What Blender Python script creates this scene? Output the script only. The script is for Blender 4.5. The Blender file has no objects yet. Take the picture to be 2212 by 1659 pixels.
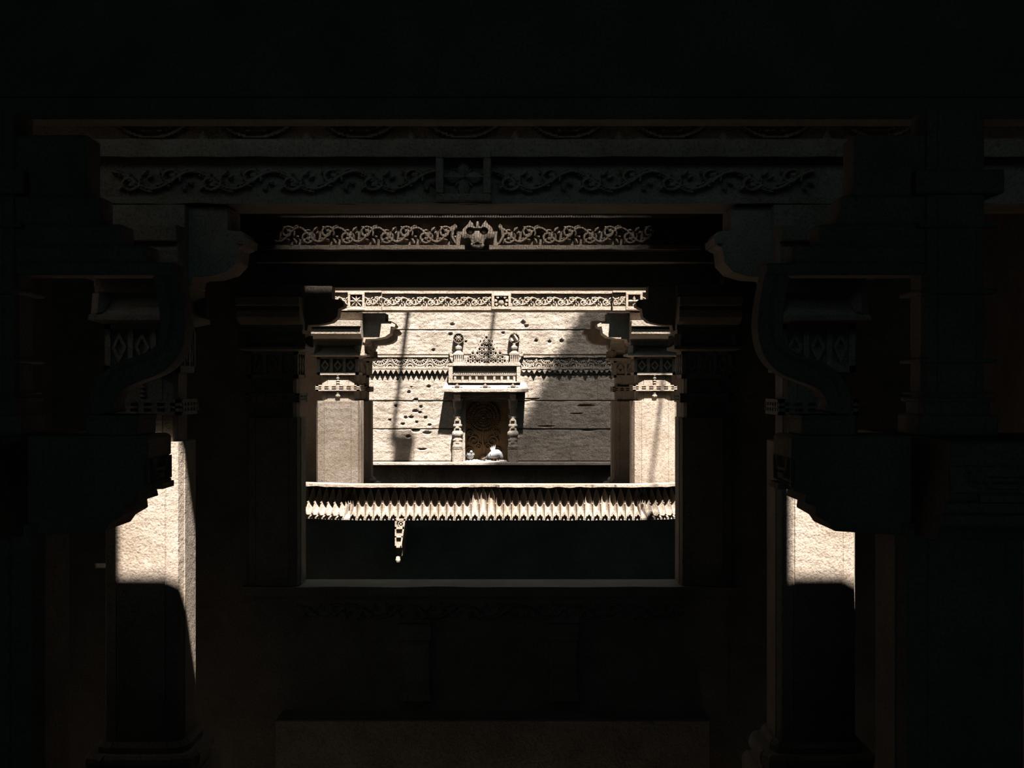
import bpy, bmesh, math, random
import numpy as np
from mathutils import Vector, Matrix, noise as mnoise

random.seed(7)
scene = bpy.context.scene
col = scene.collection
PI = math.pi

# ------------------------------------------------------------------ camera, sky, sun, exposure
F = 3000.0                      # focal length in pixels of the 2212 x 1659 frame
ZC = 2.6                        # eye height above the floor the pillars stand on
cam = bpy.data.cameras.new('camera')
cam.sensor_width = 36.0
cam.lens = F / 2212.0 * 36.0
cam.clip_end = 200
cam_o = bpy.data.objects.new('camera', cam)
col.objects.link(cam_o)
cam_o.location = (0, 0, ZC)
cam_o.rotation_euler = (math.radians(90), 0, 0)
scene.camera = cam_o

SUN = Vector((0.123, -0.556, 1.0)).normalized()      # towards the sun
world = bpy.data.worlds.new('world')
scene.world = world
world.use_nodes = True
bg = world.node_tree.nodes['Background']
bg.inputs['Color'].default_value = (0.34, 0.64, 0.74, 1)
bg.inputs['Strength'].default_value = 0.62
sd = bpy.data.lights.new('sun', 'SUN')
sd.energy = 33.5
sd.angle = math.radians(1.1)
sd.color = (1.0, 0.93, 0.86)
so = bpy.data.objects.new('sun', sd)
col.objects.link(so)
so.location = (3, -3, 20)
so.rotation_euler = SUN.to_track_quat('Z', 'Y').to_euler()

scene.view_settings.view_transform = 'Standard'
scene.view_settings.look = 'None'
scene.view_settings.exposure = 0.0
scene.view_settings.gamma = 1.0
scene.view_settings.use_curve_mapping = False
scene.cycles.max_bounces = 6
scene.cycles.diffuse_bounces = 1


def X(px, D): return (px - 1106.0) * D / F
def Z(py, D): return ZC + (829.5 - py) * D / F


# ------------------------------------------------------------------ materials
def stone(name, c1, c2, bump=0.5, scale=1.0, rough=0.85, speck=0.35):
    m = bpy.data.materials.new(name)
    m.use_nodes = True
    nt = m.node_tree
    b = nt.nodes['Principled BSDF']
    b.inputs['Roughness'].default_value = rough
    b.inputs['Specular IOR Level'].default_value = 0.25
    geo = nt.nodes.new('ShaderNodeNewGeometry')
    n1 = nt.nodes.new('ShaderNodeTexNoise')
    n1.inputs['Scale'].default_value = 2.3 * scale
    n1.inputs['Detail'].default_value = 6
    n1.inputs['Roughness'].default_value = 0.65
    n2 = nt.nodes.new('ShaderNodeTexNoise')
    n2.inputs['Scale'].default_value = 70 * scale
    n2.inputs['Detail'].default_value = 3
    n3 = nt.nodes.new('ShaderNodeTexNoise')
    n3.inputs['Scale'].default_value = 16 * scale
    n3.inputs['Detail'].default_value = 5
    n3.inputs['Roughness'].default_value = 0.7
    for n in (n1, n2, n3):
        nt.links.new(geo.outputs['Position'], n.inputs['Vector'])
    r1 = nt.nodes.new('ShaderNodeValToRGB')
    r1.color_ramp.elements[0].position = 0.36
    r1.color_ramp.elements[1].position = 0.62
    r1.color_ramp.elements[0].color = (*c2, 1)
    r1.color_ramp.elements[1].color = (*c1, 1)
    nt.links.new(n1.outputs['Fac'], r1.inputs['Fac'])
    r2 = nt.nodes.new('ShaderNodeValToRGB')
    r2.color_ramp.elements[0].position = 0.33
    r2.color_ramp.elements[1].position = 0.52
    k = 1 - speck
    r2.color_ramp.elements[0].color = (k, k * 0.97, k * 0.93, 1)
    r2.color_ramp.elements[1].color = (1, 1, 1, 1)
    nt.links.new(n2.outputs['Fac'], r2.inputs['Fac'])
    mx = nt.nodes.new('ShaderNodeMix')
    mx.data_type = 'RGBA'
    mx.blend_type = 'MULTIPLY'
    mx.inputs[0].default_value = 1.0
    nt.links.new(r1.outputs['Color'], mx.inputs[6])
    nt.links.new(r2.outputs['Color'], mx.inputs[7])
    nt.links.new(mx.outputs[2], b.inputs['Base Color'])
    bp1 = nt.nodes.new('ShaderNodeBump')
    bp1.inputs['Strength'].default_value = bump
    bp1.inputs['Distance'].default_value = 0.03
    nt.links.new(n3.outputs['Fac'], bp1.inputs['Height'])
    bp2 = nt.nodes.new('ShaderNodeBump')
    bp2.inputs['Strength'].default_value = bump
    bp2.inputs['Distance'].default_value = 0.008
    nt.links.new(n2.outputs['Fac'], bp2.inputs['Height'])
    nt.links.new(bp1.outputs['Normal'], bp2.inputs['Normal'])
    nt.links.new(bp2.outputs['Normal'], b.inputs['Normal'])
    return m


def plain(name, c, rough=0.6):
    m = bpy.data.materials.new(name)
    m.use_nodes = True
    nt = m.node_tree
    b = nt.nodes['Principled BSDF']
    b.inputs['Roughness'].default_value = rough
    n = nt.nodes.new('ShaderNodeTexNoise')
    n.inputs['Scale'].default_value = 30
    r = nt.nodes.new('ShaderNodeValToRGB')
    r.color_ramp.elements[0].color = (c[0] * .6, c[1] * .6, c[2] * .6, 1)
    r.color_ramp.elements[1].color = (*c, 1)
    r.color_ramp.elements[0].position = 0.35
    r.color_ramp.elements[1].position = 0.6
    nt.links.new(n.outputs['Fac'], r.inputs['Fac'])
    nt.links.new(r.outputs['Color'], b.inputs['Base Color'])
    return m


M_STONE = stone('sandstone', (0.245, 0.205, 0.168), (0.175, 0.138, 0.105), 0.5)
M_WALL = stone('weathered_sandstone', (0.27, 0.23, 0.192), (0.175, 0.145, 0.118), 0.9, 1.0, 0.9, 0.5)
M_FLOOR = stone('floor_sandstone', (0.20, 0.165, 0.13), (0.15, 0.12, 0.09), 0.5)
M_RELIEF = stone('ochre_relief', (0.17, 0.10, 0.045), (0.10, 0.058, 0.025), 0.3)
M_GRAIN = plain('pale_droppings', (0.34, 0.31, 0.28))
M_FEATHER = plain('grey_feather', (0.055, 0.06, 0.066))
M_PALE = plain('pale_feather', (0.24, 0.245, 0.25))
M_DARK = plain('slate_feather', (0.05, 0.06, 0.07), 0.4)
M_BEAK = plain('beak_horn', (0.08, 0.06, 0.05))
M_LEG = plain('bird_leg', (0.5, 0.12, 0.10))


# ------------------------------------------------------------------ mesh helpers
def link(name, me, mat, parent=None, loc=None, rz=0.0):
    o = bpy.data.objects.new(name, me)
    col.objects.link(o)
    if mat is not None and len(me.materials) == 0:
        me.materials.append(mat)
    if parent is not None:
        o.parent = parent
    if loc is not None:
        o.location = loc
    o.rotation_euler.z = rz
    return o


def thing(name, label, cat, loc=(0, 0, 0), group=None):
    o = bpy.data.objects.new(name, None)
    o.empty_display_size = 0.1
    col.objects.link(o)
    o.location = loc
    o['label'] = label
    o['category'] = cat
    o['kind'] = 'thing'
    if group:
        o['group'] = group
    return o


def tag(o, label=None, cat=None, group=None, kind=None):
    if label: o['label'] = label
    if cat: o['category'] = cat
    if group: o['group'] = group
    if kind: o['kind'] = kind
    return o


class MB:
    def __init__(self):
        self.v = []
        self.f = []

    def add(self, vs, fs):
        n = len(self.v)
        self.v += [tuple(p) for p in vs]
        self.f += [tuple(i + n for i in f) for f in fs]
        return self

    def box(self, x0, x1, y0, y1, z0, z1):
        vs = [(x0, y0, z0), (x1, y0, z0), (x1, y1, z0), (x0, y1, z0),
              (x0, y0, z1), (x1, y0, z1), (x1, y1, z1), (x0, y1, z1)]
        return self.add(vs, [(0, 3, 2, 1), (4, 5, 6, 7), (0, 1, 5, 4), (1, 2, 6, 5), (2, 3, 7, 6), (3, 0, 4, 7)])

    def cbox(self, cx, cy, cz, sx, sy, sz):
        return self.box(cx - sx / 2, cx + sx / 2, cy - sy / 2, cy + sy / 2, cz - sz / 2, cz + sz / 2)

    def loft(self, rings, caps=True):
        n = len(rings[0])
        vs = [p for r in rings for p in r]
        fs = []
        for k in range(len(rings) - 1):
            for i in range(n):
                j = (i + 1) % n
                fs.append((k * n + i, k * n + j, (k + 1) * n + j, (k + 1) * n + i))
        if caps:
            fs.append(tuple(reversed(range(n))))
            fs.append(tuple((len(rings) - 1) * n + i for i in range(n)))
        return self.add(vs, fs)

    def prism(self, poly, fn, a, b):
        """poly of 2-d points, fn(u, v, t) -> xyz, extruded t = a .. b"""
        return self.loft([[fn(u, v, a) for u, v in poly], [fn(u, v, b) for u, v in poly]])

    def lathe(self, prof, cx=0, cy=0, seg=12, axis='z'):
        rings = []
        for z, r in prof:
            ring = []
            for i in range(seg):
                t = 2 * PI * i / seg + PI / seg
                ring.append((cx + r * math.cos(t), cy + r * math.sin(t), z))
            rings.append(ring)
        return self.loft(rings)

    def tube(self, path, rad, seg=8, sy=1.0):
        rings = []
        P = [Vector(p) for p in path]
        for i, p in enumerate(P):
            t = (P[min(i + 1, len(P) - 1)] - P[max(i - 1, 0)]).normalized()
            up = Vector((0, 1, 0)) if abs(t.y) < 0.9 else Vector((1, 0, 0))
            a = t.cross(up).normalized()
            b = a.cross(t).normalized()
            r = rad[i] if isinstance(rad, (list, tuple)) else rad
            rings.append([tuple(p + a * r * math.cos(2 * PI * k / seg) + b * r * sy * math.sin(2 * PI * k / seg)) for k in range(seg)])
        return self.loft(rings)

    def mesh(self, name, bevel=0.0, smooth=False):
        me = bpy.data.meshes.new(name)
        me.from_pydata(self.v, [], self.f)
        bm = bmesh.new()
        bm.from_mesh(me)
        bmesh.ops.recalc_face_normals(bm, faces=bm.faces)
        if bevel > 0:
            es = [e for e in bm.edges if len(e.link_faces) == 2 and e.calc_face_angle(0) > 0.6]
            bmesh.ops.bevel(bm, geom=es, offset=bevel, segments=1, affect='EDGES', clamp_overlap=True)
        if smooth:
            for f in bm.faces:
                f.smooth = True
        bm.to_mesh(me)
        bm.free()
        return me

    def build(self, name, mat, parent=None, loc=None, bevel=0.0, smooth=False, rz=0.0):
        return link(name, self.mesh(name, bevel, smooth), mat, parent, loc, rz)


def wobble(me, amp, freq=6.0, seed=0.0):
    for v in me.vertices:
        v.co += mnoise.noise_vector(v.co * freq + Vector((seed, seed, seed))) * amp


def relief(name, u0, u1, v0, v1, res, fn, skirt=True, smooth=False):
    """carved panel: u right, v up, height out of the wall along -y"""
    nu = max(3, int((u1 - u0) / res) + 1)
    nv = max(3, int((v1 - v0) / res) + 1)
    U, V = np.meshgrid(np.linspace(u0, u1, nu), np.linspace(v0, v1, nv))
    Hh = fn(U, V)
    verts = np.stack([U, -Hh, V], -1).reshape(-1, 3)
    idx = np.arange(nu * nv).reshape(nv, nu)
    faces = np.stack([idx[:-1, :-1], idx[:-1, 1:], idx[1:, 1:], idx[1:, :-1]], -1).reshape(-1, 4)
    me = bpy.data.meshes.new(name)
    me.from_pydata(verts.tolist(), [], faces.tolist())
    if smooth:
        for p in me.polygons:
            p.use_smooth = True
    return me


def relief_cut(name, u0, u1, v0, v1, res, fn, back=0.0):
    """carved piece with its own outline: cells where fn <= 0 are left out, walls run back to y = back"""
    nu = int((u1 - u0) / res) + 1
    nv = int((v1 - v0) / res) + 1
    us, vs_ = np.linspace(u0, u1, nu), np.linspace(v0, v1, nv)
    U, V = np.meshgrid(us, vs_)
    Hh = fn(U, V)
    inside = Hh > 0
    cell = inside[:-1, :-1] & inside[:-1, 1:] & inside[1:, 1:] & inside[1:, :-1]
    vid = {}
    verts, faces = [], []

    def g(i, j, b):
        k = (i, j, b)
        if k not in vid:
            vid[k] = len(verts)
            verts.append((float(us[j]), back if b else -float(Hh[i, j]), float(vs_[i])))
        return vid[k]
    for i in range(nv - 1):
        for j in range(nu - 1):
            if not cell[i, j]:
                continue
            faces.append((g(i, j, 0), g(i, j + 1, 0), g(i + 1, j + 1, 0), g(i + 1, j, 0)))
            for (di, dj, a, b) in ((-1, 0, (0, 0), (0, 1)), (1, 0, (1, 1), (1, 0)), (0, -1, (1, 0), (0, 0)), (0, 1, (0, 1), (1, 1))):
                ii, jj = i + di, j + dj
                if ii < 0 or jj < 0 or ii >= nv - 1 or jj >= nu - 1 or not cell[ii, jj]:
                    p, q = (i + a[0], j + a[1]), (i + b[0], j + b[1])
                    faces.append((g(*q, 0), g(*p, 0), g(*p, 1), g(*q, 1)))
    me = bpy.data.meshes.new(name)
    me.from_pydata(verts, [], faces)
    return me


def dist_poly(U, V, pts):
    d = np.full(U.shape, 1e9)
    t_at = np.zeros(U.shape)
    n = len(pts) - 1
    for i in range(n):
        ax, ay = pts[i]
        bx, by = pts[i + 1]
        dx, dy = bx - ax, by - ay
        L = dx * dx + dy * dy + 1e-12
        t = np.clip(((U - ax) * dx + (V - ay) * dy) / L, 0, 1)
        dd = np.hypot(U - ax - t * dx, V - ay - t * dy)
        m = dd < d
        d = np.where(m, dd, d)
        t_at = np.where(m, (i + t) / n, t_at)
    return d, t_at


def stroke(U, V, pts, r0, r1, h):
    d, t = dist_poly(U, V, pts)
    r = r0 + (r1 - r0) * t
    q = np.clip(1 - (d / r) ** 4, 0, 1)
    return h * np.sqrt(q)


def lens(U, V, cx, cy, ang, length, width, h):
    ca, sa = math.cos(ang), math.sin(ang)
    a = (U - cx) * ca + (V - cy) * sa
    b = -(U - cx) * sa + (V - cy) * ca
    t = a / length
    half = width / 2 * np.sin(np.clip(t, 0, 1) * PI) ** 0.75
    ok = (t > 0) & (t < 1) & (np.abs(b) < half)
    return np.where(ok, h * (0.55 + 0.45 * (1 - np.abs(b) / (half + 1e-9))), 0)


def vine_fn(p, h, dep, flip=False, seed=0):
    """one scroll of running vine, pitch p, height h"""
    s = -1 if flip else 1
    rng = random.Random(seed)

    def fn(U, V):
        V = V * s
        H = np.zeros(U.shape)
        stem = [(p * t, 0.36 * h * math.cos(PI * t)) for t in np.linspace(-0.05, 1.05, 20)]
        H = np.maximum(H, stroke(U, V, stem, 0.075 * h, 0.075 * h, dep))
        stem2 = [(p * t, 0.36 * h * math.cos(PI * t) - 0.13 * h) for t in np.linspace(0.1, 1.0, 18)]
        H = np.maximum(H, stroke(U, V, stem2, 0.045 * h, 0.06 * h, dep * .8))
        cx, cy = 0.44 * p, -0.12 * h
        sp = []
        for k in np.linspace(0, 1, 26):
            a = 0.15 * PI - k * 2.6 * PI
            r = (0.36 - 0.27 * k) * h
            sp.append((cx + r * math.cos(a) * min(1.25, p / h), cy + r * math.sin(a)))
        H = np.maximum(H, stroke(U, V, sp, 0.06 * h, 0.105 * h, dep))
        for (lx, ly, la, ll, lw) in ((0.72, 0.16, 0.9, 0.30, 0.16), (0.85, 0.05, 0.35, 0.28, 0.14), (0.16, -0.44, 0.75, 0.30, 0.16),
                                     (0.62, -0.38, 2.4, 0.30, 0.15), (0.30, 0.20, 0.15, 0.26, 0.12), (0.44, -0.12, 1.2, 0.26, 0.16)):
            H = np.maximum(H, lens(U, V, lx * p, ly * h, la + rng.uniform(-.15, .15), ll * 1.15 * h, lw * 1.35 * h, dep))
        return H
    return fn


def vine_pair(p, h, dep, res, tagname):
    a = relief(tagname + '_up', 0, p, -h / 2, h / 2, res, vine_fn(p, h, dep, False, 1))
    b = relief(tagname + '_down', 0, p, -h / 2, h / 2, res, vine_fn(p, h, dep, True, 2))
    return a, b


def run_vine(parent, x0, x1, z, y, h, dep, res, pitch, mat, name='vine_scroll', mirror=False):
    n = max(1, round((x1 - x0) / pitch))
    p = (x1 - x0) / n
    a, b = vine_pair(p, h, dep, res, name)
    for i in range(n):
        link(name, (a, b)[i % 2], mat, parent, (x0 + i * p, y, z))


def flower_fn(R, n, dep, boss=0.22, wide=0.42, rot=0.0):
    def fn(U, V):
        H = np.zeros(U.shape)
        for k in range(n):
            H = np.maximum(H, lens(U, V, 0, 0, rot + 2 * PI * k / n, R, wide * R, dep))
        r = np.hypot(U, V)
        H = np.maximum(H, dep * 1.25 * np.sqrt(np.clip(1 - (r / (boss * R)) ** 2, 0, 1)))
        return H
    return fn


def copy_tree(o, parent=None):
    c = o.copy()
    col.objects.link(c)
    c.parent = parent
    for ch in [k for k in bpy.data.objects if k.parent == o]:
        copy_tree(ch, c)
    return c


# ------------------------------------------------------------------ depths of the rows (metres in front of the eye)
DL, DA, DB, DC, DE, DW = 6.5, 9.5, 13.5, 17.5, 20.5, 26.0
SIDE = 4.4

# ------------------------------------------------------------------ the setting
def struct(name, mb, mat=M_STONE, label=None, bevel=0.0):
    o = mb.build(name, mat, bevel=bevel)
    o['kind'] = 'structure'
    if label:
        o['label'] = label
    return o


struct('wall_left', MB().box(-SIDE - .4, -SIDE, -13, DW + .4, -6, 8.6), M_STONE, 'dark sandstone side wall along the stepped passage')
struct('wall_right', MB().box(SIDE, SIDE + .4, -13, DW + .4, -6, 8.6), M_STONE, 'dark sandstone side wall along the stepped passage')
# floors: sunken aisle and the stone benches the pillars stand on
struct('floor', MB().box(-SIDE, SIDE, -7, 13.7, -3.9, -3.6), M_FLOOR, 'dark sandstone floor of the sunken aisle')
mb = MB().box(-SIDE, SIDE, -10.6, 2.4, -3.6, 1.0)
landing = struct('floor_landing', mb, M_FLOOR, 'stone landing above the steps')
for i in range(22):
    zt = 1.0 - 0.2 * (i + 1)
    MB().box(-SIDE, SIDE, 2.4 + .30 * i, 2.4 + .30 * (i + 1), -3.6, zt).build('step', M_FLOOR, landing)
struct('floor_well', MB().box(-SIDE, SIDE, 13.7, DW, -6, -5.7), M_FLOOR, 'floor at the bottom of the deep shaft')
# back of the entrance hall, with a doorway
struct('wall_rear', MB().box(-SIDE, -3.0, -7, -6.7, 1, 5.0).box(3.0, SIDE, -7, -6.7, 1, 5.0).box(-3.0, 3.0, -7, -6.7, 4.5, 5.0), M_STONE)
# roofs over the three pavilions, and unseen slabs above added to block sun
mb = MB().box(-SIDE, SIDE, -13, 6.2, 5.0, 5.3).box(-SIDE, SIDE, 6.8, 7.70, 4.04, 4.09).box(-SIDE, SIDE, 6.2, 6.8, 4.96, 5.3)
for (xa, xb) in ((-2.85, -2.27), (1.80, 2.20)):          # unseen blocks added on the roof edge to shade the pillar corners
    mb.box(xa, xb, 7.60, 7.70, 4.09, 5.1)
struct('ceiling_entrance', mb, M_STONE)
def roof_with_shaft(name, y0, y1, z0, z1, sx):
    m = MB().box(-SIDE, SIDE, y0, sx[2], z0, z1).box(-SIDE, SIDE, sx[3], y1, z0, z1)
    m.box(-SIDE, sx[0], sx[2], sx[3], z0, z1).box(sx[1], SIDE, sx[2], sx[3], z0, z1)
    struct(name, m, M_STONE)
roof_with_shaft('ceiling_pavilion', 9.0, 13.95, 4.42, 4.75, (-2.3, 1.9, 12.62, 13.14))  # opening invented so sun can reach the mask lintel
roof_with_shaft('ceiling_sun_block_rear', 11.0, 13.9, 5.0, 5.1, (-2.2, 1.8, 12.49, 12.75))  # unseen slab added as a sun blocker, with an opening for the lintel
struct('ceiling_sun_block_front', MB().box(-SIDE, SIDE, 7.06, 11.0, 6.2, 6.5).box(-SIDE, SIDE, 10.8, 11.0, 4.75, 6.2), M_STONE)  # unseen slab added to cut off sun above the pillar patches
struct('ceiling_well_pavilion', MB().box(-SIDE, SIDE, 17.2, 21.0, 3.8, 4.1), M_STONE)
# storey slab of the well pavilion (its front is the dark wall under the petal ledge)
struct('floor_balcony', MB().box(-SIDE, SIDE, 17.0, 21.0, .85, 1.0).box(-SIDE, SIDE, 17.5, 21.0, -0.2, .85), M_STONE, 'dark storey front under the petal ledge')
struct('wall_under_balcony', MB().box(-SIDE, SIDE, 17.5, 17.9, -5.7, -0.2), M_STONE)
# screen walls outside the pillar rows
slot = (X(205, 13.3), X(232, 13.3), Z(1228, 13.3), Z(1217, 13.3))
xl = X(560, DB)
mb = MB()
mb.box(-SIDE, xl, 13.3, 13.37, -3.6, slot[2]).box(-SIDE, xl, 13.3, 13.37, slot[3], 4.42)
mb.box(-SIDE, slot[0], 13.3, 13.37, slot[2], slot[3]).box(slot[1], xl, 13.3, 13.37, slot[2], slot[3])
struct('wall_screen_left', mb, M_STONE, 'dark screen wall with one small rectangular slot')
struct('wall_screen_right', MB().box(X(1558, DB), SIDE, 13.3, 13.6, -3.6, 4.42), M_STONE, 'dark plain screen wall beside the framed opening')
struct('wall_inner_left', MB().box(-SIDE, -2.62, 20.3, 20.6, 1.0, 3.8), M_STONE)
struct('wall_inner_right', MB().box(2.02, SIDE, 20.3, 20.6, 1.0, 3.8), M_STONE)
# unseen bar grilles added to thin the sun over the well and court
def sun_filter_bars(name, label, poly, z, pitch, wid, soft):
    """flat bars along x filling a convex plan outline"""
    t = thing(name, label, 'grille')
    ys = [p[1] for p in poly]
    y = min(ys) + pitch / 2
    m = MB()
    n_bar = 0
    while y < max(ys):
        n_bar += 1
        xs = []
        for i in range(len(poly)):
            (ax, ay), (bx, by) = poly[i], poly[(i + 1) % len(poly)]
            if (ay - y) * (by - y) < 0:
                xs.append(ax + (bx - ax) * (y - ay) / (by - ay))
        if len(xs) >= 2:
            m.box(min(xs) + ((0, 2, 4, 1, 3)[n_bar % 5] - 2) * .05 * soft, max(xs), y - wid / 2, y + wid / 2, z, z + .002)
        y += pitch
    m.build('bars', M_STONE, t)
    xm = max(p[0] for p in poly) if soft else min(p[0] for p in poly)
    MB().box(xm - .05, xm + .05, min(ys), max(ys), z - .03, z + .03).build('edge_rail', M_STONE, t)
    return t


t = thing('lintel_sun_filter', 'unseen fine grille added to dim the sun falling on the mask lintel', 'grille')  # made-up bars that pass weak sun, fading towards the ends
m = MB()
u = -2.2
while u < 1.8:
    f = min(1.0, abs(u + .35) / 2.0)
    op = max(0.0, .28 * (1 - f) ** .7 - .015)
    m.box(u, u + .024 * (1 - op), 12.49, 12.75, 5.1, 5.108)
    u += .024
m.build('bars', M_STONE, t)
sun_filter_bars('well_sun_filter', 'unseen grille added to shade one side of the rear well wall', [(.19, 21.6), (2.9, 25.35), (SIDE, 25.35), (SIDE, 21.6)], 8.0, .025, .0215, 1.0)  # added to cast the soft diagonal half-shade on the rear wall
sun_filter_bars('court_sun_filter', 'unseen slatted grille added to dim the sun on one balcony pillar', [(-1.28, 14.5), (-1.28, 15.3), (-SIDE, 15.3), (-SIDE, 14.5)], 6.0, .05, .027, 0.0)  # added to halve the sunlight on one front balcony pillar


# ------------------------------------------------------------------ back wall of the well: stone blocks with pits
HOLES = [(977, 701, 4, 3), (973, 722, 4, 3), (936, 756, 3.5, 2.5), (926, 835, 3.6, 3), (889, 836, 1.8, 1.5), (883, 847, 3.4, 2.6),
         (898, 863, 4.5, 2.2), (859, 819, 2.4, 2), (855, 877, 2.6, 2.4), (909, 879, 3.4, 2.6), (897, 888, 6, 2.8), (907, 891, 4, 2.4),
         (876, 902, 3.4, 3), (888, 901, 4.4, 3), (919, 902, 3.4, 3), (842, 907, 2.6, 2.2), (900, 912, 2.8, 2.4), (870, 916, 3.8, 2.6),
         (928, 918, 3.4, 2.4), (898, 930, 9, 4), (922, 935, 8, 3.4), (882, 943, 5, 3.4), (1130, 697, 4, 5), (1136, 704, 5, 3),
         (1087, 719, 3, 2.6), (1158, 736, 3.4, 3), (1187, 738, 3.6, 3), (1213, 737, 4, 4), (1006, 738, 2.6, 2.4), (912, 970, 9, 1.8),
         (1150, 862, 14, 1.5), (1265, 876, 16, 1.6), (1245, 893, 12, 1.2), (1180, 921, 16, 1.4), (1270, 930, 15, 1.3)]
wall_back = struct('wall_back', MB().box(-SIDE, SIDE, DW + .55, DW + .8, -6, 8.6), M_WALL, 'sunlit rear wall of the well built of rough sandstone courses')
s_w = DW / F


def wall_block(x0, x1, z0, z1, seed, res=0.018):
    """one stone of the rear wall; front face is a grid with rounded arrises, rough tooling and pits"""
    nu = max(4, int((x1 - x0) / res)) + 1
    nv = max(4, int((z1 - z0) / res)) + 1
    us, vs = np.linspace(x0, x1, nu), np.linspace(z0, z1, nv)
    rng = random.Random(seed)
    base = rng.uniform(-.004, .006)
    hl = [((hx - 1106) * s_w, ZC + (829.5 - hy) * s_w, hr * s_w, hv * s_w) for hx, hy, hr, hv in HOLES]
    verts, faces = [], []
    for v in vs:
        for u in us:
            ev = min(v - z0, z1 - v)
            eh = min(u - x0, x1 - u)
            n = mnoise.fractal(Vector((u * 7, seed * 3.1, v * 9)), 0.9, 2.1, 4) * 0.010 + mnoise.noise(Vector((u * 3, seed, v * 22))) * 0.004
            rag = 0.011 + 0.010 * mnoise.noise(Vector((u * 6, v * 6, seed)))
            h = base + n - 0.028 * max(0.0, 1 - ev / max(.003, rag)) - 0.008 * max(0.0, 1 - eh / .012)
            for hx, hz, ra, rb in hl:
                a, b = (u - hx) / ra, (v - hz) / rb
                q = a * a + b * b
                if q < 2.2:
                    h -= 0.055 * max(0.0, min(1.0, 1.6 - q))
            verts.append((u, DW - h, v))
    for i in range(nv - 1):
        for j in range(nu - 1):
            k = i * nu + j
            faces.append((k, k + 1, k + nu + 1, k + nu))
    # sides back into the wall
    loop = [j for j in range(nu)] + [i * nu + nu - 1 for i in range(1, nv)] + [(nv - 1) * nu + j for j in range(nu - 2, -1, -1)] + [i * nu for i in range(nv - 2, 0, -1)]
    off = len(verts)
    for k in loop:
        verts.append((verts[k][0], DW + .5, verts[k][2]))
    L = len(loop)
    for i in range(L):
        faces.append((loop[(i + 1) % L], loop[i], off + i, off + (i + 1) % L))
    me = bpy.data.meshes.new('stone_block')
    me.from_pydata(verts, [], faces)
    link('stone_block', me, M_WALL, wall_back)


# courses given by their joints in picture rows, breaks in picture columns
COURSES = [(1200, 1120, [590, 830, 1040, 1250, 1630]), (1120, 1003, [590, 760, 960, 1160, 1370, 1630]),
           (997, 927, [590, 740, 893, 1003, 'n', 1099, 1232, 1420, 1630]), (927, 866, [590, 690, 850, 1003, 'n', 1099, 1190, 1362, 1630]),
           (866, 810, [590, 760, 937, 1140, 1290, 1460, 1630]), (810, 767, [590, 830, 1049, 1270, 1630]),
           (767, 713, [590, 700, 820, 1030, 1206, 1400, 1630]), (713, 655, [590, 780, 939, 1134, 1310, 1630]),
           (655, 560, [590, 860, 1100, 1330, 1630]), (560, 440, [590, 830, 1120, 1630])]
sd_i = 0
for (yb, yt, br) in COURSES:
    g, gx = 0.002, 0.0005
    br = [b for b in br]
    i = 0
    while i < len(br) - 1:
        if br[i + 1] == 'n':
            i += 2
            continue
        fine = 0.018 if (yt >= 655 and yb <= 1003) else 0.06
        sd_i += 1
        wall_block(X(br[i], DW) + gx, X(br[i + 1], DW) - gx, Z(yb, DW) + g, Z(yt, DW) - g, sd_i, fine)
        i += 1
# shelf along the wall
mb = MB().box(-SIDE, SIDE, DW - 0.30, DW + .45, Z(1003, DW), Z(997, DW))
o = struct('trim_1', mb, M_WALL, 'thin stone shelf running along the well wall under the niche', bevel=0.008)
# upper wall above the blocks
struct('wall_back_upper', MB().box(-SIDE, SIDE, DW + .05, DW + .5, Z(440, DW), 8.6), M_WALL)
struct('wall_back_lower', MB().box(-SIDE, SIDE, DW + .02, DW + .5, -6, Z(1200, DW)), M_WALL)


# ------------------------------------------------------------------ carved frieze on the rear wall
def lunette_fn(R, dep, worn=0.0, sd=0):
    def fn(U, V):
        r = np.hypot(U, V * 1.0)
        a = np.arctan2(-V, U)
        H = np.full(U.shape, 0.004)
        H = np.where((r > .93 * R) & (r < 1.0 * R), dep, H)
        H = np.where((r > .80 * R) & (r < .89 * R), dep, H)
        k = 9
        ph = np.abs(((a / PI * k) % 1) - .5) * 2
        t = (r / R - .42) / .34
        tooth = (t > 0) & (t < 1) & (ph > 0.15 + .75 * t * 0.9)
        H = np.where(tooth, dep * .9, H)
        H = np.where((r > .74 * R) & (r < .80 * R), dep * .95, H)
        H = np.where((r > .36 * R) & (r < .45 * R), dep * .9, H)
        # leaves in the spandrels
        q = np.hypot(np.abs(U) - R * 1.03, V + R * 1.02)
        H = np.where((r > 1.0 * R), dep * (.35 + .65 * (np.sin(q / R * 22) > -.1)), H)
        if worn:
            nz = np.array([mnoise.noise(Vector((x * 14, sd * 1.7, z * 14))) for x, z in zip(U.ravel(), V.ravel())]).reshape(U.shape)
            H = H * np.clip(1.0 - worn * (nz + .35), 0.1, 1.2) + 0.012 * nz
        return H
    return fn


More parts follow.
